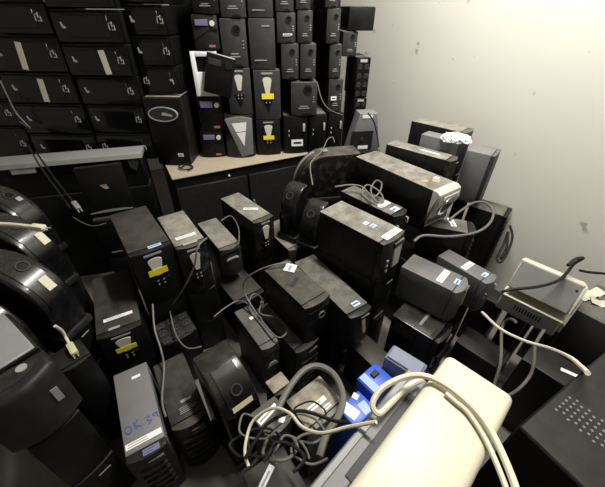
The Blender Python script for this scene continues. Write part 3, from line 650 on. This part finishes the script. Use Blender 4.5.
# loose bits
p = at((470, 141), .572); bm = B_(); bmesh.ops.create_icosphere(bm, subdivisions=4, radius=1)
for v_ in bm.verts:
    q = v_.co.copy(); nn = 1+.16*math.sin(9*q.x+4*q.y)*math.cos(7*q.y-3*q.z)+.08*math.sin(21*q.x-13*q.y+9*q.z)
    v_.co = Vector((q.x*.062*nn, q.y*.035*nn, max(q.z, -.35)*.028*nn))
o = obj('foam_lump', bm, 'foam'); o.location = (at((455, 141), .50).x, at((455, 141), .50).y, HC-.50+.0095); o.rotation_euler = (0, 0, R(-20)); tag(o, 'crumpled lump of white foam lying on the grey metal box', 'foam')
for i, (px, d, rr, lab) in enumerate((((592, 294), .925, 20, 'cream crumpled paper strip in the dark grey steel box'), ((612, 306), .925, -25, 'cream folded paper sheet in the dark grey steel box'))):
    c = at(px, d); bm = B_(); k = 8
    up_ = [(-.07+.14*i_/k, .006+.006*math.sin(2.1*i_+i)) for i_ in range(k+1)]
    prism(bm, up_+[(x, z-.003) for x, z in up_[::-1]], -.02, .02); o = obj('paper_sheet', bm, 'beige'); o.location = (c.x, c.y, HC-.93+.0005); o.rotation_euler = (0, 0, R(rr)); tag(o, lab, 'paper')
# blue packs
for i, (px, d, W_, L_, H_, m_, lab) in enumerate((((406, 361), .98, .07, .13, .47, 'blue_grey', 'blue grey plastic box beside the blue packs'), ((375, 378), 1.03, .08, .10, .42, 'blue', 'deep blue pack with a dark clip, below the blue grey box'),
                                   ((357, 408), 1.05, .08, .10, .40, 'blue', 'deep blue pack with white printed patches, beside the tan stickered unit'))):
    c = at(px, d); t = thing('battery_pack', lab, 'battery pack', (c.x, c.y, 0), R(-46+90) if i == 0 else R(40+90-90))
    if i == 0: t.rotation_euler = (0, 0, R(-40))
    reg('pack', c, t.rotation_euler.z, L_, W_, 0, H_, False)
    box('body', (0, 0, H_/2), (L_, W_, H_), m_, t, .006, 2)
    if i == 1: box('clip', (.01, .01, H_+.003), (.03, .02, .008), 'black', t, .002); box('lid', (-.03, 0, H_+.002), (.03, .07, .005), 'blue_lt', t, .001)
    if i == 2:
        sticker(t, -.025, .01, H_, .035, .06, 'label', .2, 0); sticker(t, .02, -.015, H_, .03, .04, 'blue_lt', -.1, 0); sticker(t, .025, .03, H_, .02, .02, 'label', .3, 0)
    if i == 0: box('lid', (0, 0, H_+.003), (L_*.9, W_*.85, .008), 'blue_grey', t, .003)
# tapered light grey device by the wall
p = aty((361, 149), 1.93); zb = p.z
t = thing('desk_phone_base', 'light grey tapered device with a dark window, beside the white wall', 'device', (p.x, p.y, zb), R(8))
h_ = aty((361, 110), 1.96).z-zb
bm = B_(); prism(bm, [(-.10, 0), (.095, 0), (.058, h_), (-.045, h_)], -.05, .05, 'Y', .006); obj('shell', bm, 'mgrey', t)
box('window', (-.02, -.05, h_*.32), (.13, .008, h_*.5), 'gunmetal', t, .002); fsticker(t, 0, -.0515, h_*.93, .06, .018, 'label'); fsticker(t, -.01, -.0555, h_*.14, .06, .02, 'label')
bm = B_(); prism(bm, ell(-.02, h_*.36, .01, .01), -.058, -.05); obj('power_button', bm, 'dgrey', t)
reg('light grey tapered device', p, R(8), .225, .12, zb, zb+h_)
# ------------------------------------------------------------------ what the upper units stand on
def obb(b, g=.0015):
    _, x, y, r, W, L, z0, z1 = b; u = Vector((math.cos(r), math.sin(r))); v_ = Vector((-u.y, u.x)); c = Vector((x, y))
    return [c+u*p*(W/2-g)+v_*q*(L/2-g) for p in (-1, 1) for q in (-1, 1)], (u, v_)
def clash(a, b):
    """depth of the overlap of two upright boxes"""
    dz = min(a[7], b[7])-max(a[6], b[6])
    if dz <= .0015: return 0
    A, ax = obb(a); B, bx = obb(b); m_ = dz
    for n_ in ax+bx:
        pa = [p.dot(n_) for p in A]; pb = [p.dot(n_) for p in B]; d = min(max(pa)-min(pb), max(pb)-min(pa))
        if d <= 0: return 0
        m_ = min(m_, d)
    return m_
SHOWN = len(BOX)
for c, a, W, L, zb, lab in SUP:
    if zb < .03: continue
    short = lab.split(',')[0].split(' under ')[0].split(); short = ' '.join(short[:10])
    n_ = max(2 if zb > .3 else 1, round(zb/.26)); fw = fl_ = .98; of = 0
    for k in reversed(range(n_)):
        z0, z1 = zb*k/n_+.0003, zb*(k+1)/n_-.0003
        for fw, fl_, of in [(.98, .98, 0), (.98, .75, .1), (.98, .75, -.1), (.75, .98, 0), (.75, .75, .1), (.75, .75, -.1), (.5, .9, 0), (.5, .5, .2), (.5, .5, -.2), (.5, .5, 0), (.35, .9, 0), (.35, .35, 0), (.4, .4, .3), (.4, .4, -.3), (.4, .3, .15), (.4, .3, -.15)]:
            cx, cy = c.x+math.cos(a)*of*L, c.y+math.sin(a)*of*L
            nb = ('', cx, cy, a+math.pi/2, W*fw+.008, L*fl_+.012, z0, z1)
            if W*fw > .05 and L*fl_ > .05 and not any(clash(nb, b) for b in BOX):
                ups('black unit buried under the '+short, W*fw, L*fl_, z1-z0, random.choice(['plain', 'plain', 'screen']), (cx, cy, z0), a+math.pi/2, body='black_d1', bez='black', group='units in the lower layers of the heap', bulge=.01)
                break
        else: print('NOSUPPORT', k, n_, lab)
# ------------------------------------------------------------------ cables
def cable(lab, pts, rad=.004, m='cable', cat='cable', name='power_cord', plug=None, group=None):
    P = [at(p[:2], p[2]) if len(p) == 3 else aty(p[:2], p[2]) for p in pts]   # a fourth entry: the third is a distance, not a drop
    o = obj('cord', tube_bm(P, rad), m) if plug else obj(name, tube_bm(P, rad), m)
    if not plug: return tag(o, lab, cat, group)
    t = thing(name, lab, cat, P[-1], 0, group); o.parent = t; o.location = -P[-1]
    d = (P[-1]-P[-2]).normalized()
    b2 = box('plug', (.02, 0, 0), (.05, .022, .02), plug, t, .004, 2); b2.rotation_euler = d.to_track_quat('X', 'Z').to_euler()
    for s in (-1, 1):
        o = box('prong', (.052, s*.006, 0), (.018, .004, .003), 'chrome', b2, r=0)
    return t
Z = lambda x0, y0, pts, d, sc=4.033: [(x0+a/sc, y0+b/sc, d if not callable(d) else d(i/(len(pts)-1))) for i, (a, b) in enumerate(pts)]
cable('grey cord hanging below the yellow stickered unit', [(152.6,304,1.0),(154.6,329,1.05),(161,350,1.08),(164,368,1.115),(162,400,1.12),(166,417,1.125)], .004, 'cable_g')
cable('grey cord draped down the silver wedge front', [(207,238,.775),(198,247,.77),(194,267,.85),(184,288,.95),(173,304,1.05)], .0035, 'cable_g')
cable('black cord looped over the small grey unit', Z(230,230,[(245,130),(180,140),(110,165),(60,205),(60,255),(110,340),(190,432),(233,400),(190,355),(120,335),(130,280),(95,258),(80,300),(130,362)], lambda t: .90+.19*min(1,max(0,t-.12)*4)), .0035, 'cable_g')
cable('thick cream cable looping over the cream case', Z(360,320,[(660,800),(615,640),(540,470),(470,370),(370,280),(270,228),(180,230),(90,275),(50,340),(75,378),(120,340),(190,270),(250,240)], lambda t: .627 if t < .4 else .627+.05*min(1,(t-.4)*3)), .0065, 'cable_cream')
cable('cream cable lying along the curve of the cream case', Z(360,320,[(630,800),(575,640),(510,490),(440,380),(385,330),(345,296)], .6335), .005, 'cable_cream')
cable('thin cream cable winding from the loose cords to the grey case', Z(230,350,[(75,470),(60,400),(90,290),(170,235),(240,255),(290,310),(370,335),(480,310),(590,290)], lambda t: .955-.37*max(0,t-.2)), .0042, 'cable_cream')
cable('black cable crossing the tan stickered unit', Z(230,350,[(60,440),(100,370),(160,290),(280,245),(420,285),(480,292)], lambda t: .935-.06*t), .005)
cable('thick grey cord loop around the tan stickered unit', Z(230,350,[(195,235),(240,150),(300,80),(360,65),(420,100),(455,180),(440,260),(390,340),(360,430)], 1.02), .011, 'cable_g')
cable('white cord crossing the dark gap below the beige devices', Z(455,290,[(110,90),(180,155),(280,205),(380,235),(460,270),(510,310),(535,335)], lambda t: 1.0-.37*t-.03*(t>.6)), .0055, 'cable_cream')
cable('black cord draped over the tilted beige device', Z(490,230,[(60,330),(100,315),(250,298),(350,270),(400,230),(440,180),(490,148),(450,152),(410,185)], lambda t: .835-.11*t, 5.26), .0055)
cable('black cord running along the foot of the white wall', Z(490,230,[(470,212),(520,222),(605,230),(700,250)], .80, 5.26), .005)
cable('dark cord arching over the white labelled black box', Z(400,180,[(70,310),(120,280),(250,285),(380,265),(450,220),(470,160),(430,115),(370,115),(300,160),(250,200)], lambda t: .74+.05*t, 5.04), .0055, 'cable_g')
cable('coil of grey cord on the unit behind the large pale windowed tower', Z(330,120,[(20,270),(80,262),(130,270),(170,310),(200,290),(208,255),(185,245),(165,280),(180,325),(215,330),(200,290),(150,262),(130,300),(190,345)], .662), .004, 'cable_g')
cable('thin cord hanging from the dusty domed unit', Z(270,90,[(215,480),(205,370),(260,310),(290,250),(315,238),(325,262)], .575, 5.04), .0028, 'cable_g')
cable('cream plug cord lying across the domed units', [(-20,223,.60),(10,224.5,.60),(25,226,.60),(33,227,.60)], .007, 'cable_cream', plug='tape')
cable('cream plug cord beside the big pale topped unit', [(55,326,.86),(62,331,.90),(66,338,.932),(70,345,.938)], .005, 'cable_cream', plug='old_yellow')
cable('dark cord dangling in front of the glossy stacks', [aty_ for aty_ in [(0,80,1.84,1),(8,97,1.83,1),(17,114,1.82,1),(30,128,1.82,1),(20,122,1.83,1)]], .004, 'cable_g')
cable('black cord hanging beside the light grey edged case', [(29,146,.56),(38,163,.60),(55,187,.66),(70,208,.74)], .0035, 'cable')
cable('thin black cord hanging beside the light grey edged case, with a pale tip', [(36,152,.58),(50,172,.62),(62,188,.66),(74,203,.7)], .004, 'cable', plug='mgrey')
cable('thin wire with a green tip among the domed units', [(73,217,.80),(83,223,.8),(94,226,.79),(106,223,.78)], .0022, 'cable_g')
cable('small coil of black cord on the tan cabinet top', [(180,168,.783),(186,165,.78),(192,167,.783),(190,169,.783),(182,169,.783),(179,166,.779),(186,164,.774),(193,167,.783),(188,170,.783)], .004, 'cable')
cable('cord arching behind the small crescent fronted unit', Z(180,180,[(165,165),(205,145),(235,190),(238,250)], .885), .003, 'cable_g')
cable('grey cord rising from the dark gap beside the cream case', Z(455,290,[(140,430),(165,360),(185,280),(190,150),(220,118),(245,128)], lambda t: 1.2-.26*t), .006, 'cable_g')
cable('grey cord snaking below the beige devices', Z(455,290,[(150,450),(240,412),(300,350),(318,290),(325,220),(360,160)], lambda t: 1.12-.19*t), .0055, 'cable_g')
cable('thin cord hanging from the grey towers', [aty_ for aty_ in [(317,82,2.06,1),(322,100,2.03,1),(330,110,2.03,1),(343,115,2.06,1)]], .003, 'cable_g')
cable('black cord curving beside the light grey tapered device', [(368,113,.42),(374,122,.46),(377,135,.52),(379,147,.57)], .004)
cable('dark cord running under the crescent fronted unit', Z(110,230,[(420,350),(470,310),(520,285),(560,300)], 1.1), .003, 'cable_g')
cable('dark cord beside the upturned outlets', Z(110,230,[(240,320),(265,420),(310,475),(370,470)], 1.1), .003, 'cable_g')
cable('large coil of black cord beside the outlet tower at the wall', Z(455,200,[(222,105),(232,150),(212,210),(186,250),(170,235),(196,180),(214,130),(208,190),(185,235)], .925), .006)
rr = random.Random(3)
for i in range(9):
    cx, cy = rr.uniform(245, 318), rr.uniform(415, 465); pts = []
    a0 = rr.uniform(0, 6)
    for k in range(7): pts.append((cx+rr.uniform(14, 24)*math.cos(a0+k*.75), cy+rr.uniform(10, 18)*math.sin(a0+k*.75), 1.062-.0115*i+rr.uniform(-.002, .002)))
    cable('dark cord in the tangle of loose cords beside the grey case', pts, rr.choice([.003, .004, .005]), rr.choice(['cable', 'cable', 'cable_g']), group='tangle of loose cords')
